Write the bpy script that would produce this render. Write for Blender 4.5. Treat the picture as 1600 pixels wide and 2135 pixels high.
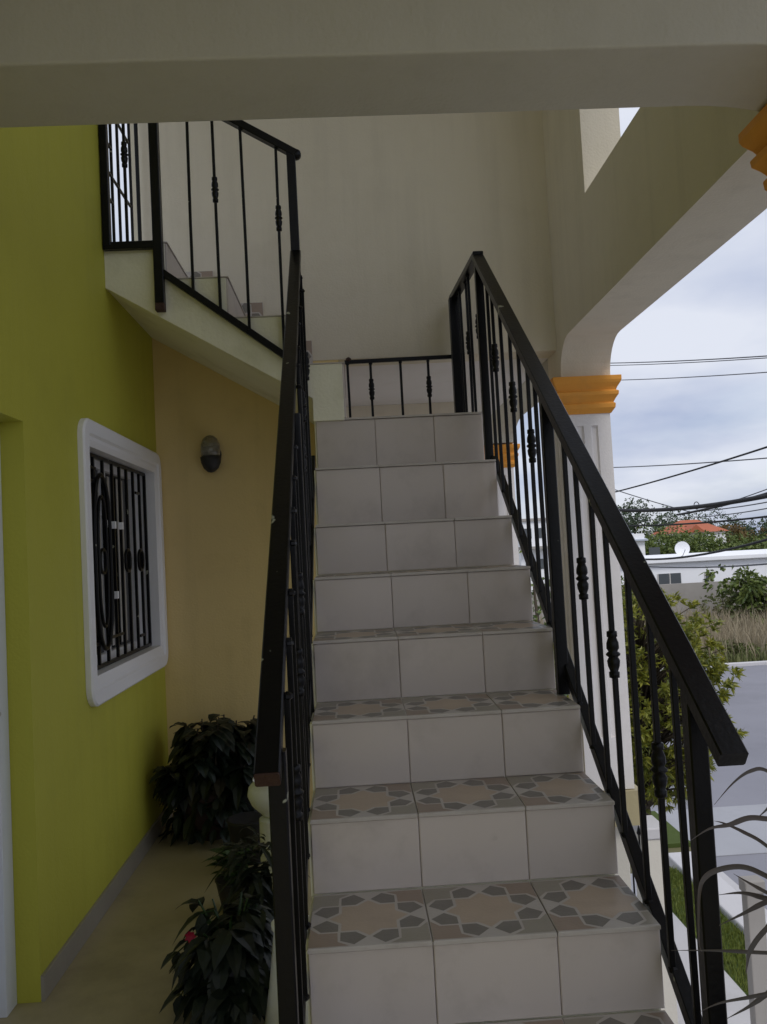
import bpy, bmesh, math, random
from mathutils import Vector, Matrix
random.seed(7)
scene = bpy.context.scene
R = math.radians
for o in list(bpy.data.objects):
    bpy.data.objects.remove(o)

# ------------------------------------------------------------------ camera
CAM = Vector((0.1468, -1.9305, 0.8813))
YAW, PITCH, ROLL, FPX = 0.03912, 0.04745, -0.05211, 1746.8
def cam_axes():
    f = Vector((math.sin(YAW)*math.cos(PITCH), math.cos(YAW)*math.cos(PITCH), math.sin(PITCH)))
    r = Vector((math.cos(YAW), -math.sin(YAW), 0)); u = r.cross(f)
    c, s = math.cos(ROLL), math.sin(ROLL)
    return c*r + s*u, -s*r + c*u, f
AR, AU, AF = cam_axes()
cd = bpy.data.cameras.new('camera'); cam = bpy.data.objects.new('camera', cd)
scene.collection.objects.link(cam)
cam.matrix_world = Matrix(((AR.x, AU.x, -AF.x, CAM.x), (AR.y, AU.y, -AF.y, CAM.y), (AR.z, AU.z, -AF.z, CAM.z), (0, 0, 0, 1)))
cd.sensor_fit = 'HORIZONTAL'; cd.sensor_width = 36.0; cd.lens = FPX/1600*36.0
cd.clip_start = 0.05; cd.clip_end = 2000
scene.camera = cam

# ------------------------------------------------------------------ sky, sun, exposure
SUN_EL, SUN_AZ = R(54), R(172)          # azimuth measured clockwise from +Y
w = bpy.data.worlds.new('World'); scene.world = w; w.use_nodes = True
nt = w.node_tree; nt.nodes.clear()
out = nt.nodes.new('ShaderNodeOutputWorld'); bg = nt.nodes.new('ShaderNodeBackground')
bg.inputs['Strength'].default_value = 0.122
sky = nt.nodes.new('ShaderNodeTexSky'); sky.sky_type = 'NISHITA'; sky.sun_disc = False
sky.sun_elevation = SUN_EL; sky.sun_rotation = SUN_AZ; sky.dust_density = 1.5
tc = nt.nodes.new('ShaderNodeTexCoord'); sep = nt.nodes.new('ShaderNodeSeparateXYZ')
nt.links.new(tc.outputs['Generated'], sep.inputs[0])
absz = nt.nodes.new('ShaderNodeMath'); absz.operation = 'ABSOLUTE'; nt.links.new(sep.outputs['Z'], absz.inputs[0])
addz = nt.nodes.new('ShaderNodeMath'); addz.operation = 'ADD'; addz.inputs[1].default_value = 0.22
nt.links.new(absz.outputs[0], addz.inputs[0])
dv = nt.nodes.new('ShaderNodeVectorMath'); dv.operation = 'DIVIDE'
cmbz = nt.nodes.new('ShaderNodeCombineXYZ')
for i in range(3): nt.links.new(addz.outputs[0], cmbz.inputs[i])
nt.links.new(tc.outputs['Generated'], dv.inputs[0]); nt.links.new(cmbz.outputs[0], dv.inputs[1])
def wnoise(scale, detail, rough, off):
    mp = nt.nodes.new('ShaderNodeMapping'); mp.inputs['Location'].default_value = off
    nt.links.new(dv.outputs[0], mp.inputs['Vector'])
    n = nt.nodes.new('ShaderNodeTexNoise'); n.inputs['Scale'].default_value = scale
    n.inputs['Detail'].default_value = detail; n.inputs['Roughness'].default_value = rough
    nt.links.new(mp.outputs[0], n.inputs['Vector']); return n
n1 = wnoise(1.25, 5, 0.48, (3.1, 0.7, 0.2)); n2 = wnoise(0.9, 5, 0.5, (7.0, 2.3, 1.0))
r1 = nt.nodes.new('ShaderNodeValToRGB'); nt.links.new(n1.outputs['Fac'], r1.inputs['Fac'])
r1.color_ramp.elements[0].position = 0.30; r1.color_ramp.elements[0].color = (2.9, 3.4, 4.8, 1)
r1.color_ramp.elements[1].position = 0.58; r1.color_ramp.elements[1].color = (5.6, 5.85, 6.55, 1)
r2 = nt.nodes.new('ShaderNodeValToRGB'); nt.links.new(n2.outputs['Fac'], r2.inputs['Fac'])
r2.color_ramp.elements[0].position = 0.30; r2.color_ramp.elements[0].color = (0.68, 0.68, 0.68, 1)
r2.color_ramp.elements[1].position = 0.52; r2.color_ramp.elements[1].color = (0.96, 0.96, 0.96, 1)
mx = nt.nodes.new('ShaderNodeMix'); mx.data_type = 'RGBA'
nt.links.new(r2.outputs['Color'], mx.inputs['Factor'])
nt.links.new(sky.outputs[0], mx.inputs['A']); nt.links.new(r1.outputs['Color'], mx.inputs['B'])
nt.links.new(mx.outputs['Result'], bg.inputs['Color']); nt.links.new(bg.outputs[0], out.inputs['Surface'])

sd = bpy.data.lights.new('sun', 'SUN'); sd.energy = 1.4; sd.angle = R(20); sd.color = (1.0, 0.96, 0.9)
sun = bpy.data.objects.new('sun', sd); scene.collection.objects.link(sun)
sv = Vector((math.sin(SUN_AZ)*math.cos(SUN_EL), math.cos(SUN_AZ)*math.cos(SUN_EL), math.sin(SUN_EL)))
sun.rotation_euler = (-sv).to_track_quat('-Z', 'Y').to_euler(); sun.location = (6, -6, 12)
scene.render.engine = 'CYCLES'
scene.cycles.max_bounces = 7; scene.cycles.diffuse_bounces = 5; scene.cycles.glossy_bounces = 2; scene.cycles.transmission_bounces = 4
scene.cycles.caustics_reflective = False; scene.cycles.caustics_refractive = False
vs = scene.view_settings
vs.view_transform = 'Standard'; vs.look = 'None'; vs.exposure = 0.18; vs.gamma = 1.0; vs.use_curve_mapping = False

# ------------------------------------------------------------------ materials
MAT = {}
def new_mat(name):
    m = bpy.data.materials.new(name); m.use_nodes = True
    MAT[name] = m
    return m, m.node_tree, m.node_tree.nodes['Principled BSDF']
def mat(name, col, rough=0.6, var=0.08, scale=6.0, bump=0.0, bscale=60.0, spec=0.5, metal=0.0, stain=None, stain_amt=0.0, stain_scale=2.0, trowel=0.0, streak=0.0, tone=0.0):
    m, t, b = new_mat(name); N = t.nodes.new; L = t.links.new
    pos = N('ShaderNodeNewGeometry').outputs['Position']
    def noise(sc, det, ro=.5, vec=None):
        n_ = N('ShaderNodeTexNoise'); n_.inputs['Scale'].default_value = sc; n_.inputs['Detail'].default_value = det; n_.inputs['Roughness'].default_value = ro
        L(vec or pos, n_.inputs['Vector']); return n_.outputs['Fac']
    def ramp(f, p0, p1, c1):
        rp = N('ShaderNodeValToRGB'); rp.color_ramp.elements[0].position = p0; rp.color_ramp.elements[1].position = p1
        rp.color_ramp.elements[0].color = (0, 0, 0, 1); rp.color_ramp.elements[1].color = (c1,)*3+(1,)
        L(f, rp.inputs['Fac']); return rp.outputs['Color']
    def mixc(f, A, B):
        x = N('ShaderNodeMix'); x.data_type = 'RGBA'
        for k_, v_ in (('Factor', f), ('A', A), ('B', B)):
            if isinstance(v_, tuple): x.inputs[k_].default_value = v_+(1,)
            else: L(v_, x.inputs[k_])
        return x.outputs['Result']
    last = mixc(noise(scale, 5), tuple(c*(1-var) for c in col), tuple(min(1, c*(1+var)) for c in col))
    if stain: last = mixc(ramp(noise(stain_scale, 8, .65), .52, .75, stain_amt), last, tuple(stain))
    if streak:
        mp = N('ShaderNodeMapping'); mp.inputs['Scale'].default_value = (9, 9, .55); L(pos, mp.inputs['Vector'])
        last = mixc(ramp(noise(1.0, 6, .6, mp.outputs[0]), .50, .80, streak), last, tuple(c*.55 for c in col))
    if tone:
        oi = N('ShaderNodeObjectInfo'); mr = N('ShaderNodeMapRange'); mr.inputs['To Min'].default_value = 1-tone; mr.inputs['To Max'].default_value = 1+tone*.5
        L(oi.outputs['Random'], mr.inputs['Value'])
        hs = N('ShaderNodeHueSaturation'); L(mr.outputs[0], hs.inputs['Value']); L(last, hs.inputs['Color']); last = hs.outputs['Color']
    L(last, b.inputs['Base Color'])
    b.inputs['Specular IOR Level'].default_value = spec; b.inputs['Metallic'].default_value = metal
    rm = N('ShaderNodeMapRange'); rm.inputs['To Min'].default_value = max(.03, rough*.8); rm.inputs['To Max'].default_value = min(1, rough*1.2)
    L(noise(scale*1.7, 4), rm.inputs['Value']); L(rm.outputs[0], b.inputs['Roughness'])
    nrm = None
    if trowel:
        bp = N('ShaderNodeBump'); bp.inputs['Strength'].default_value = trowel; bp.inputs['Distance'].default_value = 0.03
        L(noise(3.2, 3, .45), bp.inputs['Height']); nrm = bp.outputs[0]
    if bump:
        bp = N('ShaderNodeBump'); bp.inputs['Strength'].default_value = bump; bp.inputs['Distance'].default_value = 0.01
        L(noise(bscale, 4), bp.inputs['Height'])
        if nrm: L(nrm, bp.inputs['Normal'])
        nrm = bp.outputs[0]
    if nrm: L(nrm, b.inputs['Normal'])
    return m
def chipped_metal(name):
    m, t, b = new_mat(name); N = t.nodes.new; L = t.links.new
    co = N('ShaderNodeTexCoord')
    n = N('ShaderNodeTexNoise'); n.inputs['Scale'].default_value = 14; n.inputs['Detail'].default_value = 3
    L(co.outputs['Object'], n.inputs['Vector'])
    rp = N('ShaderNodeValToRGB'); rp.color_ramp.interpolation = 'LINEAR'
    rp.color_ramp.elements[0].position = 0.728; rp.color_ramp.elements[0].color = (0, 0, 0, 1)
    rp.color_ramp.elements[1].position = 0.740; rp.color_ramp.elements[1].color = (1, 1, 1, 1)
    L(n.outputs['Fac'], rp.inputs['Fac'])
    n2 = N('ShaderNodeTexNoise'); n2.inputs['Scale'].default_value = 90; n2.inputs['Detail'].default_value = 2
    L(co.outputs['Object'], n2.inputs['Vector'])
    rr = N('ShaderNodeMapRange'); rr.inputs['To Min'].default_value = 0.24; rr.inputs['To Max'].default_value = 0.42
    L(n2.outputs['Fac'], rr.inputs['Value']); L(rr.outputs[0], b.inputs['Roughness'])
    mc = N('ShaderNodeMix'); mc.data_type = 'RGBA'; mc.inputs['A'].default_value = (0.0035, 0.0035, 0.0042, 1); b.inputs['Specular IOR Level'].default_value = 0.22; mc.inputs['B'].default_value = (0.34, 0.35, 0.28, 1)
    L(rp.outputs['Color'], mc.inputs['Factor']); L(mc.outputs['Result'], b.inputs['Base Color'])
    bp = N('ShaderNodeBump'); bp.inputs['Strength'].default_value = 0.15; bp.inputs['Distance'].default_value = 0.004
    L(n2.outputs['Fac'], bp.inputs['Height']); L(bp.outputs[0], b.inputs['Normal'])
    return m
def leafmat(name, a, b_, rough=0.5, trans=0.15):
    m, t, b = new_mat(name); N = t.nodes.new; L = t.links.new
    co = N('ShaderNodeTexCoord'); n = N('ShaderNodeTexNoise'); n.inputs['Scale'].default_value = 5; n.inputs['Detail'].default_value = 3
    L(co.outputs['Object'], n.inputs['Vector'])
    g = N('ShaderNodeNewGeometry')
    ad = N('ShaderNodeMath'); ad.operation = 'ADD'; L(n.outputs['Fac'], ad.inputs[0])
    ml = N('ShaderNodeMath'); ml.operation = 'MULTIPLY_ADD'; ml.inputs[1].default_value = 0.7; ml.inputs[2].default_value = -0.35
    L(g.outputs['Random Per Island'], ml.inputs[0]); L(ml.outputs[0], ad.inputs[1])
    mc = N('ShaderNodeMix'); mc.data_type = 'RGBA'; mc.inputs['A'].default_value = tuple(a)+(1,); mc.inputs['B'].default_value = tuple(b_)+(1,)
    L(ad.outputs[0], mc.inputs['Factor']); L(mc.outputs['Result'], b.inputs['Base Color'])
    b.inputs['Roughness'].default_value = rough
    b.inputs['Transmission Weight'].default_value = 0.0
    tr = N('ShaderNodeBsdfTranslucent'); L(mc.outputs['Result'], tr.inputs['Color'])
    ms = N('ShaderNodeMixShader'); ms.inputs[0].default_value = trans
    o = t.nodes['Material Output']; L(b.outputs[0], ms.inputs[1]); L(tr.outputs[0], ms.inputs[2]); L(ms.outputs[0], o.inputs['Surface'])
    return m

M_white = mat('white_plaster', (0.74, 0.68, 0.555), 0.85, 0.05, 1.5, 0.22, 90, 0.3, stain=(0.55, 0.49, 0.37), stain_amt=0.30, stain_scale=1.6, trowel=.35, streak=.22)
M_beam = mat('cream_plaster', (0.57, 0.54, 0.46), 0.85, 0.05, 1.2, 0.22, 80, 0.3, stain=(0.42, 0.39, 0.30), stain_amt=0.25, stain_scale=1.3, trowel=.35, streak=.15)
M_string = mat('stair_plaster', (0.90, 0.88, 0.72), 0.8, 0.05, 3, 0.25, 70, 0.3, stain=(0.56, 0.54, 0.36), stain_amt=0.5, stain_scale=3.5, trowel=.3, streak=.12)
M_green = mat('lime_green_paint', (0.495, 0.478, 0.057), 0.62, 0.06, 1.8, 0.2, 85, 0.4, stain=(0.36, 0.35, 0.045), stain_amt=0.4, stain_scale=1.5, trowel=.45, streak=.20)
M_beige = mat('tan_paint', (0.80, 0.62, 0.29), 0.8, 0.06, 1.6, 0.2, 85, 0.3, stain=(0.62, 0.47, 0.22), stain_amt=0.4, stain_scale=3, trowel=.35, streak=.2)
M_colwhite = mat('column_white', (0.78, 0.75, 0.74), 0.75, 0.03, 3, 0.15, 90, 0.35, stain=(0.55, 0.52, 0.47), stain_amt=0.3, stain_scale=3)
M_ochre = mat('ochre_paint', (0.78, 0.335, 0.045), 0.6, 0.07, 5, 0.15, 80, 0.4, stain=(0.5, 0.25, 0.06), stain_amt=0.4, stain_scale=6)
M_trim = mat('white_trim_paint', (0.86, 0.86, 0.89), 0.5, 0.03, 5, 0.1, 60, 0.45)
M_tile = mat('glazed_tile', (0.645, 0.575, 0.532), 0.30, 0.05, 3.5, 0.05, 25, 0.5, stain=(0.42, 0.37, 0.33), stain_amt=0.45, stain_scale=5, tone=.07)
M_grout = mat('grout', (0.42, 0.375, 0.34), 0.9, 0.35, 14, 0.3, 200, 0.2)
M_tbase = mat('tread_tile_grey', (0.56, 0.515, 0.475), 0.35, 0.10, 12, 0.08, 120, 0.5, stain=(0.36, 0.31, 0.27), stain_amt=0.5, stain_scale=7)
M_tstar = mat('tread_print_sand', (0.53, 0.42, 0.32), 0.4, 0.12, 9, 0.08, 120, 0.5, stain=(0.40, 0.31, 0.25), stain_amt=0.6, stain_scale=6)
M_tpet = mat('tread_print_dark', (0.225, 0.205, 0.18), 0.4, 0.15, 20, 0.08, 120, 0.5, stain=(0.33, 0.30, 0.27), stain_amt=0.4, stain_scale=7)
M_tcor = mat('tread_print_brown', (0.37, 0.285, 0.225), 0.4, 0.15, 14, 0.08, 120, 0.5, stain=(0.27, 0.21, 0.17), stain_amt=0.5, stain_scale=7)
M_tcor2 = mat('tread_print_olive', (0.37, 0.335, 0.275), 0.4, 0.15, 14, 0.08, 120, 0.5, stain=(0.27, 0.24, 0.2), stain_amt=0.5, stain_scale=7)
M_black = chipped_metal('black_iron_paint')
M_rust = mat('rusty_steel', (0.05, 0.022, 0.016), 0.7, 0.3, 40, 0.3, 120)
M_floor = mat('porch_floor', (0.42, 0.36, 0.21), 0.45, 0.12, 2.5, 0.1, 40, 0.4, stain=(0.2, 0.17, 0.11), stain_amt=0.5, stain_scale=3)
M_base = mat('baseboard_grey', (0.31, 0.285, 0.235), 0.4, 0.1, 8)
M_door = mat('white_door_paint', (0.74, 0.77, 0.82), 0.4, 0.03, 5)
M_glass, t_, b_ = new_mat('window_glass')
b_.inputs['Base Color'].default_value = (0.02, 0.022, 0.024, 1); b_.inputs['Roughness'].default_value = 0.06
M_louv = mat('louvre_aluminium', (0.55, 0.53, 0.50), 0.4, 0.05, 8)
M_lampg, t_, b_ = new_mat('lamp_glass')
b_.inputs['Base Color'].default_value = (0.75, 0.70, 0.58, 1); b_.inputs['Roughness'].default_value = 0.12; b_.inputs['Transmission Weight'].default_value = 0.75
M_asph = mat('pale_asphalt', (0.235, 0.235, 0.265), 0.85, 0.10, 0.8, 0.2, 40, 0.3, stain=(0.16, 0.16, 0.18), stain_amt=0.5, stain_scale=0.35)
M_conc = mat('concrete_paving', (0.50, 0.49, 0.50), 0.85, 0.08, 1.5, 0.2, 40, 0.3, stain=(0.33, 0.32, 0.31), stain_amt=0.5, stain_scale=1.1)
M_drive = mat('driveway_concrete', (0.34, 0.345, 0.37), 0.85, 0.08, 1.5, 0.2, 40, 0.3, stain=(0.24, 0.24, 0.25), stain_amt=0.5, stain_scale=.9)
M_kerb = mat('white_kerb', (0.54, 0.53, 0.54), 0.8, 0.06, 4, 0.2, 50)
M_soil = mat('dry_soil', (0.15, 0.135, 0.075), 0.95, 0.25, 0.35, 0.4, 8, 0.2, stain=(0.075, 0.09, 0.03), stain_amt=0.8, stain_scale=0.25)
M_lawn = mat('lawn_soil', (0.06, 0.085, 0.02), 0.95, 0.2, 5, 0.4, 60, 0.2)
M_grass = leafmat('lawn_grass', (0.10, 0.14, 0.02), (0.20, 0.23, 0.05), 0.6, 0.25)
M_dry = leafmat('dry_grass', (0.24, 0.195, 0.125), (0.42, 0.36, 0.25), 0.8, 0.2)
M_weed = leafmat('green_weeds', (0.085, 0.105, 0.035), (0.19, 0.20, 0.075), 0.7, 0.2)
M_leafN = leafmat('yellow_green_leaf', (0.075, 0.11, 0.016), (0.34, 0.33, 0.045), 0.42, 0.3)
M_leafF = leafmat('far_leaf', (0.05, 0.085, 0.02), (0.15, 0.19, 0.035), 0.6, 0.1)
M_leafFd = leafmat('far_leaf_dark', (0.03, 0.055, 0.03), (0.075, 0.115, 0.05), 0.6, 0.1)
M_leafO = leafmat('rust_leaf', (0.10, 0.065, 0.02), (0.18, 0.12, 0.035), 0.7, 0.1)
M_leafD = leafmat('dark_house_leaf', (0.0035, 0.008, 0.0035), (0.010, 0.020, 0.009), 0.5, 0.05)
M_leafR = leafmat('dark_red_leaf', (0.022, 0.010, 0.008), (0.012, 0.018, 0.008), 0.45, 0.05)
M_leafG = leafmat('mid_green_leaf', (0.02, 0.055, 0.012), (0.04, 0.085, 0.02), 0.4, 0.15)
M_drac = leafmat('strap_leaf', (0.03, 0.035, 0.018), (0.085, 0.055, 0.035), 0.5, 0.15)
M_flow = mat('magenta_petal', (0.42, 0.012, 0.05), 0.6, 0.1, 30)
M_bark = mat('bark', (0.085, 0.068, 0.05), 0.9, 0.3, 14, 0.6, 30, 0.2)
M_terra = mat('terracotta', (0.045, 0.022, 0.018), 0.8, 0.2, 10, 0.3, 60)
M_potd = mat('dark_pot', (0.02, 0.02, 0.022), 0.6, 0.15, 12)
M_potw = mat('white_ceramic', (0.88, 0.90, 0.87), 0.45, 0.05, 8, 0.1, 60)
M_house = mat('white_house_paint', (0.86, 0.87, 0.90), 0.8, 0.03, 0.4, 0.1, 6)
M_hshade = mat('window_dark', (0.08, 0.09, 0.10), 0.3, 0.1, 3)
M_roofr = mat('red_roof', (0.40, 0.12, 0.06), 0.8, 0.15, 1.2, 0.3, 6)
M_fence = mat('concrete_block', (0.33, 0.31, 0.29), 0.9, 0.12, 0.8, 0.3, 6, stain=(0.2, 0.19, 0.17), stain_amt=0.6, stain_scale=0.5)
M_blue = mat('bluish_metal_roof', (0.42, 0.46, 0.53), 0.5, 0.1, 0.6)
M_cable = mat('cable_rubber', (0.012, 0.012, 0.014), 0.7, 0.1, 3)
M_cableg = mat('cable_grey', (0.10, 0.105, 0.12), 0.7, 0.1, 3)
M_pave = mat('lower_yard_wall', (0.60, 0.57, 0.50), 0.85, 0.06, 2, 0.2, 50)

# ------------------------------------------------------------------ builders
COL = scene.collection
WLOC = {}
class MB:
    def __init__(s): s.v = []; s.f = []; s.m = []
    def add(s, vs_, fs, mi=0):
        o = len(s.v); s.v += [tuple(v) for v in vs_]; s.f += [tuple(i+o for i in f) for f in fs]; s.m += [mi]*len(fs); return s
    def box(s, x0, x1, y0, y1, z0, z1, mi=0):
        return s.add([(x0,y0,z0),(x1,y0,z0),(x1,y1,z0),(x0,y1,z0),(x0,y0,z1),(x1,y0,z1),(x1,y1,z1),(x0,y1,z1)],
                     [(0,3,2,1),(4,5,6,7),(0,1,5,4),(1,2,6,5),(2,3,7,6),(3,0,4,7)], mi)
    def bar(s, a, b, w_, h, side=(1,0,0), ch=0.0, mi=0):
        """rectangular bar from a to b: w_ along `side`, h across; chamfered corners"""
        a = Vector(a); b = Vector(b); d = (b-a).normalized(); sd_ = Vector(side); sd_ = (sd_ - d*sd_.dot(d)).normalized(); up = d.cross(sd_)
        hw, hh = w_/2, h/2; c = ch or min(w_, h)*0.12
        sec = [(-hw+c,-hh),(hw-c,-hh),(hw,-hh+c),(hw,hh-c),(hw-c,hh),(-hw+c,hh),(-hw,hh-c),(-hw,-hh+c)]
        vs_ = [p + sd_*x + up*y for p in (a, b) for x, y in sec]; n = len(sec)
        return s.add(vs_, [(i, (i+1) % n, n+(i+1) % n, n+i) for i in range(n)] + [tuple(range(n-1, -1, -1)), tuple(range(n, 2*n))], mi)
    def tube(s, pts, rads, n=8, mi=0, cap=True):
        pts = [Vector(p) for p in pts]
        if not hasattr(rads, '__len__'): rads = [rads]*len(pts)
        o = len(s.v); ref = None
        for i, p in enumerate(pts):
            d = (pts[min(i+1, len(pts)-1)]-pts[max(i-1, 0)]).normalized()
            if ref is None: ref = Vector((0,0,1)) if abs(d.z) < 0.9 else Vector((1,0,0))
            u = (ref-d*ref.dot(d)).normalized(); v = d.cross(u); ref = u
            for k in range(n):
                a = 2*math.pi*k/n; s.v.append(tuple(p+(u*math.cos(a)+v*math.sin(a))*rads[i]))
        for i in range(len(pts)-1):
            for k in range(n):
                s.f.append((o+i*n+k, o+i*n+(k+1) % n, o+(i+1)*n+(k+1) % n, o+(i+1)*n+k)); s.m.append(mi)
        if cap:
            s.f.append(tuple(o+k for k in range(n-1, -1, -1))); s.m.append(mi)
            e = o+(len(pts)-1)*n; s.f.append(tuple(e+k for k in range(n))); s.m.append(mi)
        return s
    def lathe(s, prof, c=(0,0,0), n=20, mi=0, sq=False):
        o = len(s.v); N_ = 4 if sq else n
        for r_, z in prof:
            for k in range(N_):
                a = 2*math.pi*(k+0.5)/N_ if sq else 2*math.pi*k/N_
                q = r_*math.sqrt(2) if sq else r_
                s.v.append((c[0]+q*math.cos(a), c[1]+q*math.sin(a), c[2]+z))
        for i in range(len(prof)-1):
            for k in range(N_):
                s.f.append((o+i*N_+k, o+i*N_+(k+1) % N_, o+(i+1)*N_+(k+1) % N_, o+(i+1)*N_+k)); s.m.append(mi)
        s.f.append(tuple(o+k for k in range(N_-1, -1, -1))); s.m.append(mi)
        e = o+(len(prof)-1)*N_; s.f.append(tuple(e+k for k in range(N_))); s.m.append(mi)
        return s
    def prism(s, poly, axis, a, b, mi=0):
        """extrude 2-D polygon along axis (0: poly=(y,z), 1: (x,z), 2: (x,y)) from a to b"""
        def P3(p, t):
            return (t, p[0], p[1]) if axis == 0 else (p[0], t, p[1]) if axis == 1 else (p[0], p[1], t)
        n = len(poly)
        return s.add([P3(p, a) for p in poly]+[P3(p, b) for p in poly],
                     [(i, (i+1) % n, n+(i+1) % n, n+i) for i in range(n)]+[tuple(range(n-1, -1, -1)), tuple(range(n, 2*n))], mi)
    def mesh(s, name, mats, org=(0,0,0), smooth=False, bevel=0.0, fixn=True):
        me = bpy.data.meshes.new(name); ox, oy, oz = org
        me.from_pydata([(x-ox, y-oy, z-oz) for x, y, z in s.v], [], s.f)
        for m in (mats if isinstance(mats, (list, tuple)) else [mats]): me.materials.append(m)
        me.polygons.foreach_set('material_index', s.m)
        if fixn or bevel:
            bm = bmesh.new(); bm.from_mesh(me)
            if fixn: bmesh.ops.recalc_face_normals(bm, faces=bm.faces[:])
            if bevel:
                es = [e for e in bm.edges if len(e.link_faces) == 2 and e.calc_face_angle(0) > 0.6]
                bmesh.ops.bevel(bm, geom=es, offset=bevel, segments=2, affect='EDGES', profile=0.5, clamp_overlap=True)
            bm.to_mesh(me); bm.free()
        if smooth: me.polygons.foreach_set('use_smooth', [True]*len(me.polygons))
        me.update(); return me
def put(name, me, parent=None, world=(0,0,0)):
    o = bpy.data.objects.new(name, me); COL.objects.link(o)
    pw = WLOC.get(parent.name, Vector((0,0,0))) if parent else Vector((0,0,0))
    o.parent = parent; o.location = Vector(world)-pw; WLOC[o.name] = Vector(world); return o
def obj(name, mb, mats, parent=None, org=None, **kw):
    if org is None: org = WLOC[parent.name] if parent else (0,0,0)
    return put(name, mb.mesh(name, mats, org, **kw), parent, org)
def thing(name, label, cat, loc=(0,0,0), group=None):
    o = bpy.data.objects.new(name, None); o.empty_display_size = 0.1; COL.objects.link(o); o.location = loc; WLOC[o.name] = Vector(loc)
    return tag(o, label, cat, group)
def tag(o, label, cat, group=None):
    o['label'] = label; o['category'] = cat
    if group: o['group'] = group
    return o
def struct(name, mb, m, kind='structure', **kw):
    o = obj(name, mb, m, None, (0,0,0), **kw); o['kind'] = kind; return o
def ray(px, py):
    return AR*((px-800)/FPX) + AU*(-(py-1067.5)/FPX) + AF
def at_y(px, py, Y):
    d = ray(px, py); return CAM + d*((Y-CAM.y)/d.y)
def at_z(px, py, Z):
    d = ray(px, py); return CAM + d*((Z-CAM.z)/d.z)

# ================================================================== geometry constants (metres)
ZF = -0.56; ZG = -3.5; XW = -0.967; YB = 2.98; ZB = 2.06; ZT = 2.66; ZROOF = 4.75
SW = 0.805; T = 0.2946
NY = [i*T+d for i, d in zip(range(-2, 8), [0, 0, 0, .001, -.008, -.006, -.004, .005, 0, .003])]
NZ = [-.38, -.19, 0.0, .193, .392, .597, .800, 1.004, 1.267, 1.532]
YL = NY[-1]; ZL = NZ[-1]
TW = 0.2835

# ================================================================== ground outside
struct('ground', MB().box(-160, 300, -120, 400, ZG-1, ZG), M_soil, fixn=False)
road = MB().box(4.72, 140, -60, 25.4, ZG+.002, ZG+.010)
struct('road', road, M_asph)
struct('verge', MB().box(3.62, 4.16, -6, 9.1, ZG+.002, ZG+.05).box(4.30, 4.72, 9.95, 11.4, ZG+.002, ZG+.06), M_lawn)
struct('kerb', MB().box(4.16, 4.52, -60, 9.45, ZG-.05, ZG+.13).box(4.72, 140, 25.4, 25.6, ZG-.05, ZG+.12), M_kerb, bevel=.02)
struct('gutter', MB().box(4.52, 4.72, -60, 9.45, ZG+.002, ZG+.02), M_conc)
struct('driveway', MB().box(4.74, 12, 9.5, 11.5, ZG+.012, ZG+.022), M_drive)
struct('yard_paving', MB().box(-2, 3.62, -10, 9.0, ZG+.002, ZG+.06), M_conc)
def blades(n, gen, name, m, hmin, hmax, wd, lean=.3, zb=ZG):
    mb = MB()
    for _ in range(n):
        x, y = gen(); h = random.uniform(hmin, hmax); a = random.uniform(0, 6.28); l = random.uniform(0, lean)*h; b = random.uniform(0, 6.28)
        dx, dy = math.cos(a)*wd, math.sin(a)*wd
        lx, ly = math.cos(b)*l, math.sin(b)*l
        mb.add([(x-dx,y-dy,zb),(x+dx,y+dy,zb),(x+lx*.4+dx*.6,y+ly*.4+dy*.6,zb+h*.6),(x+lx*.4-dx*.6,y+ly*.4-dy*.6,zb+h*.6),(x+lx,y+ly,zb+h)],
               [(0,1,2,3),(3,2,4)])
    return struct(name, mb, m, 'stuff', fixn=False)
g1 = blades(9000, lambda: (random.uniform(3.64, 4.14), random.uniform(2, 9.05)), 'lawn_grass', M_grass, .03, .085, .006, .6, ZG+.05)
tag(g1, 'strip of short green lawn beside the white kerb', 'grass')
def dryspot():
    y = 26.3+11*random.random()**0.9
    return random.uniform(6, 34), y
g2 = blades(15000, dryspot, 'dry_grass', M_dry, .35, 1.35, .022, .55)
tag(g2, 'tall dry tan grass filling the empty lot across the street', 'grass')
g3 = blades(5000, lambda: (random.uniform(6, 34), 25.9+2.6*random.random()**1.6), 'green_weeds', M_weed, .12, .5, .03, .7)
tag(g3, 'low green weeds along the far kerb of the empty lot', 'weeds')

# ================================================================== building shell
# porch floor, upper floor, roofs
struct('porch_floor', MB().prism([(XW-.6,-3.8),(1.75,-3.8),(1.75,-.75),(.80,-.75),(.80,1.9),(.12,1.9),(.12,YB+.1),(XW-.6,YB+.1)], 2, ZF-.18, ZF), M_floor)
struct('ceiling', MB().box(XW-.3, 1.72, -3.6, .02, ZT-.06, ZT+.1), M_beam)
struct('roof', MB().box(-1.3, 1.74, -3.0, YB+.22, ZROOF, ZROOF+.15), M_white)
struct('upper_floor', MB().box(-4.0, -1.02, 1.2, YB-.02, 2.24, 2.405), M_string)
struct('gallery_soffit', MB().box(.13, 1.42, YB+.2, 7.0, 2.03, 2.2), M_colwhite)
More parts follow.
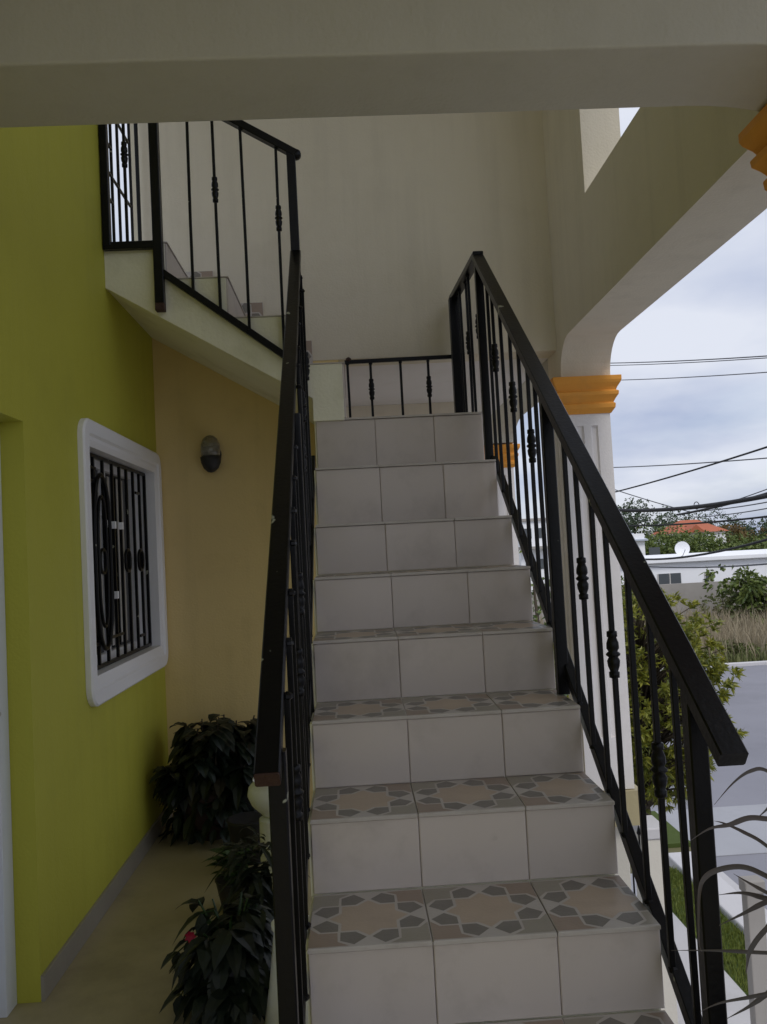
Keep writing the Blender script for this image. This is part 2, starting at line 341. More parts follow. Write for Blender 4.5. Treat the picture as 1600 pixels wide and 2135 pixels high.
# green wall with door recess and window opening
gw = thing('green_wall', 'lime green painted house wall with a window and a door recess', 'wall', (XW, 1.0, ZF))
g = MB()
xo, xi_ = XW, XW-.22
def wbox(y0, y1, z0, z1): g.box(xi_, xo, y0, y1, z0, z1)
wbox(-3.6, -.05, ZF, ZROOF); wbox(-.05, .985, 1.395, ZROOF)
wbox(.985, 1.655, ZF, 2.06); wbox(1.655, 2.855, ZF, .415); wbox(1.655, 2.855, 1.405, 2.06); wbox(2.855, YB+.2, ZF, 2.06)
wbox(.985, 2.06, 2.06, ZROOF); wbox(2.06, YB+.2, 2.06, 2.24)
obj('wall_surface', g, M_green, gw, fixn=False)
obj('baseboard', MB().box(XW-.001, XW+.012, .985, YB, ZF, ZF+.085), M_base, gw, bevel=.002)
# door in its recess
dr = thing('door', 'white door at the left edge set back in the green wall', 'door', (XW-.12, .45, ZF))
obj('door_leaf', MB().box(XW-.16, XW-.115, -.04, .90, ZF+.01, 1.34), M_door, dr, bevel=.003)
obj('door_frame', MB().box(XW-.2, XW-.078, .90, .984, ZF, 1.394).box(XW-.2, XW-.078, -.05, .90, 1.34, 1.394), M_door, dr, bevel=.003)
obj('door_panel', MB().box(XW-.115, XW-.107, .12, .80, ZF+.2, .32), M_door, dr, bevel=.002)
obj('door_panel', MB().box(XW-.115, XW-.107, .12, .80, .45, 1.22), M_door, dr, bevel=.002)
obj('door_handle', MB().tube([(XW-.11,.86,.42),(XW-.06,.86,.42),(XW-.06,.76,.42)], .009), M_louv, dr, smooth=True)
# back wall (upper) with lower left part, gallery behind
bw = thing('back_wall', 'tall off-white plaster wall behind the stair landing', 'wall', (0, YB, 2.0))
obj('wall_surface', MB().box(-1.066, 1.44, YB, YB+.2, 2.03, ZROOF), M_white, bw, fixn=False)
lw = MB().box(XW-.2, .12, YB+.001, YB+.2, ZF, 2.029).prism([(XW-.001,ZF),(.12,ZF),(.12,1.60),(-.143,1.725),(XW-.001,2.222)], 1, YB-.0022, YB+.0008)
tag(obj('tan_wall', lw, M_beige, None, (0,0,0)), 'tan painted wall in the shade under the upper stair flight', 'wall')
tag(obj('gallery_wall', MB().box(.12, 1.02, 4.58, 4.75, ZF, 2.029).box(.10, .121, YB+.2, 4.75, ZF, 2.029), M_white, None, (0,0,0)), 'cream wall far behind the low landing guard rail', 'wall')

# arcade beams ------------------------------------------------------
def haunch(c0, c1, r0, r1, z1, z0, n=8):
    """curve points from flat soffit (c0,z1) down to (c1,z0)"""
    return [(c0+(c1-c0)*math.sin(t*math.pi/2/n), z0+(z1-z0)*math.cos(t*math.pi/2/n)) for t in range(n+1)]
fb = MB()
poly = [(XW-.01, ZT-.061), (XW-.01, ZB)] + haunch(1.12, 1.43, 0, 0, ZB, 1.97) + [(1.72, 1.97), (1.72, ZT-.061)]
fb.prism(poly, 1, 0.0, .285)
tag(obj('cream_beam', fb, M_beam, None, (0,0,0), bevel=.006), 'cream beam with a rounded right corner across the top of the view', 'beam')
rb = MB()
hn = haunch(2.70, 2.925, 0, 0, ZB, 1.845)
poly = [(.287, ZT), (.287, 2.0), (.30, 2.0), (.46, ZB)] + hn + [(3.22, 1.845), (3.22, ZT)]
rb.prism(poly[:-1]+[(3.22, ZROOF-.001), (2.23, ZROOF-.001), (2.23, ZT)], 0, 1.425, 1.63)
rb.prism(poly, 0, 1.63, 1.72)
sb = thing('arched_beam', 'cream arched beam and pier running from the near right corner to the far fluted column', 'beam', (1.57, 1.6, ZB))
obj('beam', rb, M_white, sb)
tag(obj('arched_beam', MB().prism([(3.23, 2.6), (3.23, 1.845)]+haunch(3.3, 3.62, 0, 0, 1.845, 2.03)[1:]+haunch(5.45, 5.85, 0, 0, 2.03, 1.845)+[(6.25, 1.845), (6.25, 2.6)], 0, 1.425, 1.72), M_beam, None, (0,0,0)),
    'cream arched beam of the gallery beyond the back wall', 'beam')

CAPP = [(.147,0),(.152,.008),(.168,.03),(.170,.055),(.160,.062),(.172,.085),(.186,.105),(.188,.125),(.175,.133),(.182,.15),(.198,.175),(.203,.19),(.203,.215)]
def column(cx, cy, zbot, ztop_cap, label, hw=.14, capscale=1.0, fl=True):
    t = thing('fluted_column', label, 'column', (cx, cy, zbot), 'columns along the open side of the house')
    zc = ztop_cap-.215
    s = MB()
    if fl:
        s.box(cx-hw, cx+hw, cy-hw, cy+hw, zbot, zbot+.30)
        s.box(cx-hw, cx+hw, cy-hw, cy+hw, zc-.07, zc+.005)
        pl = []
        for k in range(4):
            a = k*math.pi/2; ca, sa = math.cos(a), math.sin(a)
            pts = [(-hw, -hw)]
            for c in (-.042, .042):
                pts += [(c-.021, -hw), (c-.013, -hw+.014), (c+.013, -hw+.014), (c+.021, -hw)]
            for x, y in pts: pl.append((cx+x*ca-y*sa, cy+x*sa+y*ca))
        s.prism(pl, 2, zbot+.30, zc-.07)
    else:
        s.box(cx-hw, cx+hw, cy-hw, cy+hw, zbot, zc+.005)
    obj('shaft', s, M_colwhite, t)
    obj('capital', MB().lathe([(r_*capscale*hw/.14, z) for r_, z in CAPP], (cx, cy, zc), sq=True), M_ochre, t, bevel=.003)
    return t
column(1.565, 3.07, ZF, 1.845, 'white fluted column with ochre capital beside the sky opening')
column(1.565, 6.05, ZF, 1.83, 'distant white column with ochre capital seen between the balusters')
column(1.565, .145, ZF-3, 2.03, 'near right column showing only the edge of its ochre capital', capscale=1.22)
struct('gallery_floor', MB().box(.125, 1.74, 2.90, 7.0, ZF-.2, ZF-.004), M_floor)
tag(obj('plain_column', MB().box(1.44, 1.66, 2.96, 3.2, ZG, ZF-.2), M_pave, None, (0,0,0), bevel=.006), 'plain cream ground floor column below the fluted column', 'column')

# ================================================================== staircase
st = thing('tiled_staircase', 'steep indoor stair with pale tiled risers and patterned treads turning left at a landing', 'staircase', (.40, NY[0], ZF))
# concrete body: saw-tooth profile with a sloping underside
prof = [(NY[0]+.012, ZF+.002)]
for i in range(10):
    prof.append((NY[i]+.012, NZ[i]-.010))
    if i < 9: prof.append((NY[i+1]+.012, NZ[i]-.010))
prof += [(YB-.004, ZL-.010), (YB-.004, ZL-.16), (2.40, ZL-.16), (-.36, ZF+.002)]
b = MB(); b.prism(prof, 0, -.006, SW-.008)
obj('flight_body', b, M_string, st, fixn=True)
# tile meshes -----------------------------------------------------------
def riser_tile_mesh(wd, h):
    m = MB(); c = .0022; t_ = .0085
    a, b2 = wd/2-.0009, h/2-.0009
    m.add([(-a,t_,-b2),(a,t_,-b2),(a,t_,b2),(-a,t_,b2),(-a,c,-b2),(a,c,-b2),(a,c,b2),(-a,c,b2),(-a+c,0,-b2+c),(a-c,0,-b2+c),(a-c,0,b2-c),(-a+c,0,b2-c)],
          [(0,3,2,1)]+[(i,(i+1)%4,4+(i+1)%4,4+i) for i in range(4)]+[(4+i,4+(i+1)%4,8+(i+1)%4,8+i) for i in range(4)]+[(8,9,10,11)])
    return m.mesh('riser_tile', M_tile)
def clip(poly, x0, x1, y0, y1):
    def cut(p, ax, val, keep_less):
        out_ = []
        for i in range(len(p)):
            a, b2 = p[i], p[(i+1) % len(p)]
            ia = a[ax] <= val if keep_less else a[ax] >= val; ib = b2[ax] <= val if keep_less else b2[ax] >= val
            if ia: out_.append(a)
            if ia != ib:
                t_ = (val-a[ax])/(b2[ax]-a[ax]); out_.append((a[0]+t_*(b2[0]-a[0]), a[1]+t_*(b2[1]-a[1])))
        return out_
    for ax, val, kl in ((0,x1,True),(0,x0,False),(1,y1,True),(1,y0,False)):
        if len(poly) >= 3: poly = cut(poly, ax, val, kl)
    return poly
def print_shapes():
    S = [(1, [(.268,.268),(.405,.268),(.5,.165),(.595,.268),(.732,.268),(.732,.405),(.835,.5),(.732,.595),(.732,.732),(.595,.732),(.5,.835),(.405,.732),(.268,.732),(.268,.595),(.165,.5),(.268,.405)])]
    pet = [(.262,.242),(.388,.242),(.478,.142),(.375,.025),(.262,.098)]
    cor = [(.010,.010),(.335,.010),(.242,.082),(.238,.238),(.082,.242),(.010,.335)]
    for sw in (0, 1):
        for fx in (0, 1):
            for fy in (0, 1):
                q = [(y, x) if sw else (x, y) for x, y in pet]
                S.append((2, [(1-x if fx else x, 1-y if fy else y) for x, y in q]))
    for fx in (0, 1):
        for fy in (0, 1):
            S.append((3 if fx == fy else 4, [(1-x if fx else x, 1-y if fy else y) for x, y in cor]))
    return S
SHAPES = print_shapes()
def tread_tile_mesh(wd, dp, full, name='tread_tile'):
    """tile with origin at its front left top corner; printed pieces are flat enamel 0.25 mm proud"""
    m = MB(); t_ = .0095; c = .0016; g_ = .0010
    x0, x1, y0, y1 = g_, wd-g_, 0, dp-.001
    m.add([(x0,y0,-t_),(x1,y0,-t_),(x1,y1,-t_),(x0,y1,-t_),(x0,y0,-c),(x1,y0,-c),(x1,y1,-c),(x0,y1,-c),(x0+c,y0+c,0),(x1-c,y0+c,0),(x1-c,y1-c,0),(x0+c,y1-c,0)],
          [(0,3,2,1)]+[(i,(i+1)%4,4+(i+1)%4,4+i) for i in range(4)]+[(4+i,4+(i+1)%4,8+(i+1)%4,8+i) for i in range(4)]+[(8,9,10,11)])
    for mi, p in SHAPES:
        q = clip([(x*full, .004+y*full*1.02) for x, y in p], x0+c, x1-c, y0+c+.002, y1-c)
        if len(q) >= 3:
            if sum(q[i][0]*q[(i+1)%len(q)][1]-q[(i+1)%len(q)][0]*q[i][1] for i in range(len(q))) < 0: q = q[::-1]
            m.add([(x, y, .00025) for x, y in q], [tuple(range(len(q)))], mi)
    return m.mesh(name, [M_tbase, M_tstar, M_tpet, M_tcor, M_tcor2], fixn=False)
tt_full = tread_tile_mesh(TW, T+.006, TW); last_w = SW-2*TW
tt_last = tread_tile_mesh(last_w, T+.006, TW)
cols = [(0, TW, tt_full), (TW, TW, tt_full), (2*TW, last_w, tt_last)]
for i in range(10):
    z0 = ZF if i == 0 else NZ[i-1]; h = NZ[i]-.0105-z0
    for x, wd, me in cols:
        dxj = random.uniform(-.001, .001)
        put('riser_tile', riser_tile_mesh(wd, h), st, (x+wd/2, NY[i]+.0035+random.uniform(-.0006,.0006), z0+h/2))
        if i < 9: put('tread_tile', me, st, (x+dxj, NY[i]-.003, NZ[i]+random.uniform(-.0004,.0004)))
# landing tiles
for j in range(3):
    for x, wd, me in cols:
        if x+wd > .15:
            put('landing_tile', me, st, (x, YL-.003+j*(T+.006), ZL))
gr_ = MB()
for i in range(10): gr_.box(0, SW-.004, NY[i]+.0105, NY[i]+.0125, (ZF if i == 0 else NZ[i-1])+.001, NZ[i]-.0102)
obj('grout', gr_, M_grout, st)
# upper flight
UX = [.14, -.118, -.396, -.68]; UZ = [1.80, 2.04, 2.24, 2.42]; YS = 2.052
up = [(UX[0], ZL-.012)]
for k in range(4):
    up.append((UX[k], UZ[k]-.006))
    if k < 3: up.append((UX[k+1], UZ[k]-.006))
up += [(-1.02, UZ[3]-.006), (-1.02, 2.235), (-.967, 2.205), (-.143, 1.711), (-.009, 1.631), (-.009, ZL-.012)]
obj('flight_body', MB().prism(up, 1, YS, YB-.003), M_string, st, bevel=.003)
for k in range(4):
    z0 = ZL if k == 0 else UZ[k-1]; h = UZ[k]-.009-z0
    for j in range(3):
        wy = (YB-YS)/3
        m = riser_tile_mesh(wy, h); o = put('riser_tile', m, st, (UX[k]+.0088, YS+wy*(j+.5), z0+h/2)); o.rotation_euler.z = math.pi/2
for k in range(3):
    me = tread_tile_mesh(TW, TW, TW)
    o = put('skirting_tile', me, st, (UX[k+1]+.087-TW, YB-.0005, UZ[k]+.350-TW)); o.rotation_euler.x = math.pi/2
    o.location.y -= .0095
# nosing slabs on upper steps
for k in range(4):
    xl = UX[k+1] if k < 3 else -1.0
    obj('tread_slab', MB().box(xl+.012, UX[k]+.014, YS-.004, YB-.012, UZ[k]-.006, UZ[k]), M_tbase, st, bevel=.0015)

# ================================================================== railings
KN = [(.0085,-.062),(.0135,-.060),(.0140,-.046),(.0105,-.044),(.0155,-.030),(.0170,-.016),(.0120,-.007),(.0185,-.002),(.0190,.002),(.0120,.008),(.0165,.016),(.0160,.030),(.0110,.044),(.0140,.047),(.0135,.060),(.0085,.062)]
knuckle_me = MB().lathe(KN, n=12).mesh('knuckle', M_black, smooth=True)
def baluster(par, x, y, z0, z1, kz=None, w_=.0135):
    m = MB(); bx_ = random.uniform(-.0018, .0018); by_ = random.uniform(-.0018, .0018); zm = z0+(z1-z0)*random.uniform(.35, .65)
    m.bar((0,0,z0), (bx_,by_,zm), w_, w_, (1,0,0), .0015).bar((bx_,by_,zm), (0,0,z1), w_, w_, (1,0,0), .0015)
    for zz in (z0+random.uniform(.004,.010), z1-random.uniform(.006,.012)):        # weld beads
        m.lathe([(.003,-.010),(random.uniform(.0095,.0125),-.004),(random.uniform(.0095,.0125),.003),(.003,.009)], (random.uniform(-.002,.002), random.uniform(-.002,.002), zz), 7)
    o = put('baluster', m.mesh('baluster', M_black), par, (x, y, 0))
    o.rotation_euler = (random.uniform(-.004,.004), random.uniform(-.004,.004), 0)
    if kz is not None:
        kn = put('knuckle', knuckle_me, o, (x, y, kz)); kn.rotation_euler.z = random.uniform(0, 1)
    return o
def post(par, x, y, z0, z1, w_=.042, m=None):
    return obj('post', MB().bar((x,y,z0), (x,y,z1), w_, w_, (1,0,0), .003), m or M_black, par)
def sloped(y, a, b2): return a[1]+(b2[1]-a[1])*(y-a[0])/(b2[0]-a[0])
# --- right railing
XR = .812
rr = thing('stair_railing', 'black iron railing with turned knuckles on the open right side of the stair', 'railing', (XR, -.28, -.2), 'black iron stair railings')
HA, HB = (-.425, .475), (1.985, 2.262)
obj('handrail', MB().bar((XR, HA[0], HA[1]), (XR, HB[0], HB[1]), .052, .034, (1,0,0), .003), M_black, rr)
obj('handrail', MB().bar((XR, 1.965, 2.268), (XR, 2.90, 2.345), .050, .032, (1,0,0), .003), M_black, rr)
BA, BBr = (-.42, -.375), (1.93, 1.285)
obj('bottom_rail', MB().bar((XR+.014, BA[0], BA[1]), (XR+.014, BBr[0], BBr[1]), .030, .036, (1,0,0), .002), M_black, rr)
for y, z0, dz in ((-.275, NZ[1]-.4, 0), (.79, NZ[4], 0), (1.945, NZ[8], 0)):
    post(rr, XR-.006, y, z0, sloped(y, HA, HB)-.012, .037)
post(rr, XR-.008, 2.84, ZL, 2.325, .058)
for y, k in ((-.157,0),(-.028,1),(.105,0),(.258,1),(.375,0),(.500,1),(.637,0),(.955,0),(1.09,1),(1.21,0),(1.388,1),(1.515,0),(1.675,1),(1.81,0)):
    baluster(rr, XR+.004, y, sloped(y, BA, BBr)+.005, sloped(y, HA, HB)-.012, .378+.79*y if k else None)
for y, k in ((2.12,1),(2.29,0),(2.45,1),(2.62,0),(2.74,0)):
    baluster(rr, XR+.004, y, ZL, 2.268+(y-1.965)*.0824-.01, 1.965 if k else None)
# --- low guard at the back of the landing
lg = thing('landing_guard', 'low black iron guard rail closing the gap behind the landing', 'railing', (.48, 2.93, ZL))
obj('top_rail', MB().bar((.155, 2.93, 2.000), (.80, 2.93, 2.006), .022, .022, (0,1,0), .002), M_black, lg)
obj('corner_bead', MB().lathe([(.004,-.014),(.014,-.008),(.017,0),(.014,.008),(.004,.014)], (.178, 2.925, 2.014), 10), M_rust, lg, smooth=True)
for x, k in ((.178,0),(.308,1),(.485,0),(.645,1)):
    baluster(lg, x, 2.93, ZL, 1.995, 1.835 if k else None, .0145)
# --- left railing
XLR = -.034
lr = thing('stair_railing', 'black iron railing with chipped paint on the left side of the stair', 'railing', (XLR, -.28, -.2), 'black iron stair railings')
LA, LB = (-.335, .470), (2.02, 2.325)
def lx(y): return -.034-.020*(y+.3)/2.3
obj('handrail', MB().bar((lx(LA[0]), LA[0], LA[1]), (lx(LB[0]), LB[0], LB[1]), .050, .034, (1,0,0), .003), M_black, lr)
obj('rail_end', MB().bar((lx(LA[0]), LA[0]-.004, LA[1]-.003), (lx(LA[0]), LA[0]+.012, LA[1]+.008), .048, .032, (1,0,0), .003), M_rust, lr)
obj('bottom_rail', MB().bar((-.022, BA[0], BA[1]), (-.022, 2.0, sloped(2.0, BA, BBr)), .030, .036, (1,0,0), .002), M_black, lr)
post(lr, -.020, -.275, NZ[1]-.4, sloped(-.275, LA, LB)-.01, .036)
post(lr, -.022, .79, NZ[4]-.1, sloped(.79, LA, LB)-.012, .040)
for y, k in ((-.157,0),(-.028,1),(.105,0),(.258,1),(.375,0),(.500,1),(.637,0),(.955,0),(1.09,1),(1.21,0),(1.388,1),(1.515,0),(1.675,1),(1.81,0)):
    baluster(lr, -.008-.008*max(0, y), y, sloped(y, BA, BBr)+.005, sloped(y, LA, LB)-.012, .378+.79*y if k else None)
# --- upper flight railing
YU = YS-.020
ur = thing('stair_railing', 'black iron railing of the upper flight climbing to the left', 'railing', (-.4, YU, 2.0), 'black iron stair railings')
post(ur, -.055, YU, ZL+.02, 2.835, .042)
UA, UB = (-.035, 2.818), (-.72, 3.225)
def ux(x, a, b2): return a[1]+(b2[1]-a[1])*(x-a[0])/(b2[0]-a[0])
obj('handrail', MB().bar((UA[0], YU, UA[1]), (UB[0], YU, UB[1]), .045, .036, (0,1,0), .003), M_black, ur)
obj('end_cap', MB().lathe([(.004,-.022),(.020,-.019),(.024,-.012),(.024,.012),(.020,.019),(.004,.022)], (0,0,0), 12), M_black, ur, org=(0,0,0), smooth=True)
ec = [o for o in ur.children if o.name.startswith('end_cap')][0]
ec.rotation_euler = (math.pi/2, 0, 0); ec.location = Vector((-.030, YU, 2.814))-WLOC[ur.name]
LA2, LB2 = (-.06, 1.785), (-.69, 2.262)
obj('bottom_rail', MB().bar((LA2[0], YU, LA2[1]), (LB2[0], YU, LB2[1]), .028, .032, (0,1,0), .002), M_black, ur)
post(ur, -.706, YU, 2.112, 3.28, .044)
obj('post_foot', MB().box(-.728, -.684, YU-.022, YU+.02, 2.076, 2.112), M_rust, ur, bevel=.003)
obj('bottom_rail', MB().bar((-.725, YU, 2.398), (-.962, YU, 2.398), .030, .036, (0,1,0), .002), M_black, ur)
obj('handrail', MB().bar((-.70, YU, 3.27), (-.962, YU, 3.27), .045, .036, (0,1,0), .003), M_black, ur)
for x, kz in ((-.137,2.505),(-.285,None),(-.417,2.655),(-.556,None)):
    baluster(ur, x, YU, ux(x, LA2, LB2), ux(x, UA, UB)-.01, kz)
baluster(ur, -.852, YU, 2.40, 3.26, 2.84); post(ur, -.945, YU, 2.40, 3.27, .036)
# --- iron gate at the head of the stair
ig = thing('iron_gate', 'thin black iron gate of crossed bars at the top of the upper flight', 'gate', (-1.0, 2.6, 2.42))
for y in (2.36, 2.49, 2.75):
    obj('gate_bar', MB().bar((-1.0, y, 2.45), (-1.0, y, 3.9), .014, .014), M_black, ig)
obj('gate_frame', MB().bar((-1.0, 2.13, 2.42), (-1.0, 2.13, 3.95), .05, .05).bar((-1.0, 2.92, 2.42), (-1.0, 2.92, 3.95), .02, .02)
    .bar((-1.0, 2.13, 2.45), (-1.0, 2.92, 2.45), .02, .02).bar((-1.0, 2.13, 3.93), (-1.0, 2.92, 3.93), .02, .02), M_black, ig)
for z, y1 in ((3.035, 2.36), (2.885, 2.72), (2.745, 2.36), (3.25, 2.72), (3.5, 2.72)):
    obj('cross_bar', MB().bar((-.999, 2.15, z), (-.999, y1, z), .012, .012, (1,0,0)), M_black, ig)

# ================================================================== window
wn = thing('window', 'white rounded window surround with a black scrolled iron grille in the green wall', 'window', (XW, 2.28, .30))
def rrect(y0, y1, z0, z1, r_, n=6):
    p = []
    for cy, cz, a0 in ((y1-r_, z1-r_, 0), (y0+r_, z1-r_, 90), (y0+r_, z0+r_, 180), (y1-r_, z0+r_, 270)):
        for k in range(n+1):
            a = R(a0+90*k/n); p.append((cy+r_*math.cos(a), cz+r_*math.sin(a)))
    return p
def ring(mb, loops):
    """loops: list of (x, polygon) with equal point counts, skinned in order"""
    o = len(mb.v); n = len(loops[0][1])
    for x, pl in loops:
        for p in pl: mb.v.append((x, p[0], p[1]))
    for i in range(len(loops)-1):
        for k in range(n):
            mb.f.append((o+i*n+k, o+i*n+(k+1) % n, o+(i+1)*n+(k+1) % n, o+(i+1)*n+k)); mb.m.append(0)
    return mb
oy0, oy1, oz0, oz1 = 1.557, 2.955, .300, 1.512
tr = MB()
ring(tr, [(XW+.0005, rrect(oy0, oy1, oz0, oz1, .085)), (XW+.022, rrect(oy0, oy1, oz0, oz1, .085)), (XW+.030, rrect(oy0+.008, oy1-.008, oz0+.008, oz1-.008, .078)),
          (XW+.030, rrect(oy0+.062, oy1-.062, oz0+.062, oz1-.062, .030)), (XW+.020, rrect(oy0+.072, oy1-.072, oz0+.072, oz1-.072, .022)),
          (XW+.020, rrect(oy0+.088, oy1-.088, oz0+.088, oz1-.088, .012)), (XW+.010, rrect(oy0+.103, oy1-.103, oz0+.120, oz1-.113, .006)),
          (XW-.104, rrect(oy0+.103, oy1-.103, oz0+.120, oz1-.113, .006))])
obj('surround', tr, M_trim, wn)
a0, a1, c0, c1 = 1.6605, 2.8515, .4205, 1.3985
sf = MB()
for y0, y1, z0, z1 in ((a0,a1,c0,c0+.04),(a0,a1,c1-.04,c1),(a0,a0+.04,c0+.04,c1-.04),(a1-.04,a1,c0+.04,c1-.04),(2.26,2.30,c0+.04,c1-.04)):
    sf.box(XW-.150, XW-.105, y0, y1, z0, z1)
obj('sash_frame', sf, M_trim, wn, bevel=.002)
for y0, y1 in ((a0+.041, 2.259), (2.301, a1-.041)):
    obj('pane', MB().box(XW-.135, XW-.130, y0, y1, c0+.041, c1-.041), M_glass, wn)
for k in range(13):                                           # vertical blind slats behind the glass catch the porch light
    y = a0+.07+k*.082
    obj('blind_slat', MB().bar((XW-.118, y, c0+.06), (XW-.118, y, c1-.06), .004, .034 if k % 3 else .016, (1,0,0), .001), M_louv, wn)
obj('room_wall', MB().box(XW-.219, XW-.205, a0, a1, c0, c1), M_potd, wn)
XG = XW-.045
gf = MB()
for (ya, za, yb_, zb_) in ((a0+.012,c0+.012,a1-.012,c0+.012),(a0+.012,c1-.012,a1-.012,c1-.012),(a0+.012,c0+.012,a0+.012,c1-.012),(a1-.012,c0+.012,a1-.012,c1-.012)):
    gf.bar((XG, ya, za), (XG, yb_, zb_), .016, .016)
obj('grille_frame', gf, M_black, wn)
for y in (1.745, 1.90, 2.045, 2.20, 2.33, 2.46, 2.59, 2.72):
    obj('grille_bar', MB().bar((XG, y, c0+.012), (XG, y, c1-.012), .014, .016), M_black, wn)
def loop(cy, cz, ry, rz, r_, n=28):
    pts = [(XG+.012, cy+ry*math.cos(2*math.pi*k/n), cz+math.copysign(abs(math.sin(2*math.pi*k/n))**.6, math.sin(2*math.pi*k/n))*rz) for k in range(n+1)]
    return MB().tube(pts, r_, 6, cap=False)
for cy, ry in ((1.972, .120),):
    obj('grille_oval', loop(cy, .905, ry, .40, .011), M_black, wn, smooth=True)
    obj('grille_oval', loop(cy, .905, ry*.55, .30, .008), M_black, wn, smooth=True)
for cy in (1.972, 2.395, 2.655):
    obj('grille_ring', loop(cy, .905, .045, .055, .008, 16), M_black, wn, smooth=True)
for z, y0, y1 in ((1.27, 1.785, 1.90), (1.27, 2.63, 2.73), (.535, 1.785, 1.90), (.545, 2.10, 2.30), (1.33, 1.785, 1.93), (.50, 2.63, 2.73)):
    obj('grille_link', MB().bar((XG, y0, z), (XG, y1, z), .012, .014), M_black, wn)
for y, z in ((1.93,1.08),(2.055,1.08),(2.20,1.08),(2.33,1.08),(1.93,.74),(2.20,.74),(1.785,1.08),(1.785,.74)):
    obj('grille_collar', MB().box(XG-.010, XG+.012, y-.011, y+.011, z-.018, z+.018), M_trim, wn, bevel=.002)

# ================================================================== wall lamp
LX, LZ = -.642, 1.50
lp = thing('wall_lamp', 'small sconce with glass dome above a black cup on the tan wall', 'lamp', (LX, YB, LZ))
obj('wall_plate', MB().lathe([(.052,0),(.052,.012),(.042,.02),(.0,.02)], (0,0,0), 20), M_potd, lp, org=(0,0,0), smooth=False)
pl_ = [o for o in lp.children][0]; pl_.rotation_euler = (math.pi/2, 0, 0); pl_.location = Vector((LX, YB-.0005, LZ))-WLOC[lp.name]
obj('cup', MB().lathe([(.004,-.112),(.02,-.108),(.042,-.088),(.056,-.055),(.060,-.024),(.056,-.020),(.05,-.03),(.004,-.035)], (LX, YB-.075, LZ), 24), M_potd, lp, smooth=True)
obj('glass_dome', MB().lathe([(.052,-.022),(.057,.01),(.054,.05),(.042,.082),(.022,.100),(.003,.105)], (LX, YB-.075, LZ), 24), M_lampg, lp, smooth=True)
obj('bracket', MB().tube([(LX, YB-.01, LZ-.03), (LX, YB-.04, LZ-.045)], .014), M_potd, lp, smooth=True)

# ================================================================== foliage helpers
def leaf(mb, base, d, up, ln, wd, droop=.2, mi=0, nseg=2, fold=.25):
    """leaf blade: nseg segments along, folded along the midrib"""
    d = Vector(d).normalized(); up = Vector(up); s = d.cross(up)
    if s.length < 1e-4: s = d.cross(Vector((1,0,0)))
    s.normalize(); n = s.cross(d)
    o = len(mb.v); base = Vector(base)
    prof = [(0, .15), (.45, 1.0), (1, .05)] if nseg == 2 else [(0,.12),(.22,.7),(.5,1.0),(.78,.65),(1,.04)]
    for t_, wf in prof:
        c = base + d*ln*t_ - Vector((0,0,1))*droop*ln*t_*t_
        mb.v += [tuple(c+s*wd*wf*.5+n*fold*wd*wf*.5), tuple(c), tuple(c-s*wd*wf*.5+n*fold*wd*wf*.5)]
    for i in range(len(prof)-1):
        a = o+i*3
        mb.f += [(a,a+1,a+4,a+3),(a+1,a+2,a+5,a+4)]; mb.m += [mi, mi]
def rvec():
    while True:
        v = Vector((random.uniform(-1,1), random.uniform(-1,1), random.uniform(-1,1)))
        if .05 < v.length < 1: return v.normalized()

# ================================================================== near tree outside
def near_tree():
    bx, by = 3.15, 7.1
    t = thing('yellow_green_tree', 'yellow-green tree with tufted leaves standing beside the street below', 'tree', (bx, by, ZG))
    tk = MB(); top = Vector((bx+.05, by, -1.4))
    tk.tube([(bx,by,ZG),(bx+.03,by-.02,ZG+.9),(bx-.02,by,ZG+1.6),top,(bx+.02,by,-.2)], [.085,.07,.06,.05,.015], 8)
    cr = MB(); c0_ = Vector((bx+.02, by, -.80))
    tips = []
    nb = 0
    while len(tips) < 1350:
        v = rvec(); rr_ = random.uniform(.45, 1.0)**.6
        lump = 1+.16*math.sin(v.x*5+1)+.14*math.sin(v.z*6+v.y*4)
        p = c0_+Vector((v.x*1.02*lump, v.y*.9*lump, v.z*1.10*lump))*rr_
        if p.z < -1.95: continue
        tips.append(p)
    # a few outlying sprays low on the right as in the view
    for px, py, Y in ((1535,1545,6.6),(1505,1455,6.7),(1520,1395,6.8),(1480,1470,6.7),(1395,1500,6.6),(1345,1655,6.6),(1380,1640,6.5),(1415,1610,6.6),(1365,1600,6.7),(1330,1690,6.7),(1440,1560,6.6),(1490,1300,6.8),(1455,1275,6.8),(1400,1250,6.9),(1520,1440,6.7)):
        p = at_y(px, py, Y)
        for _ in range(3): tips.append(p+rvec()*.09)
    for i, p in enumerate(tips):
        axis = (p-(c0_-Vector((0,0,.55)))).normalized()
        if i % 3 == 0:
            b0 = Vector((bx+.03, by, max(-2.0, min(-.35, p.z-.35-.25*random.random()))))
            mid = (b0+p)/2+Vector((0,0,.08))
            tk.tube([b0, mid, p], [.016,.010,.004], 5)
        for k in range(18):
            d = (axis*random.uniform(.15,1.0)+rvec()*.85).normalized()
            leaf(cr, p+rvec()*.02, d, rvec(), random.uniform(.06,.10), random.uniform(.020,.031), random.uniform(0,.35))
    obj('trunk', tk, M_bark, t, smooth=True); obj('crown', cr, M_leafN, t, fixn=False)
near_tree()

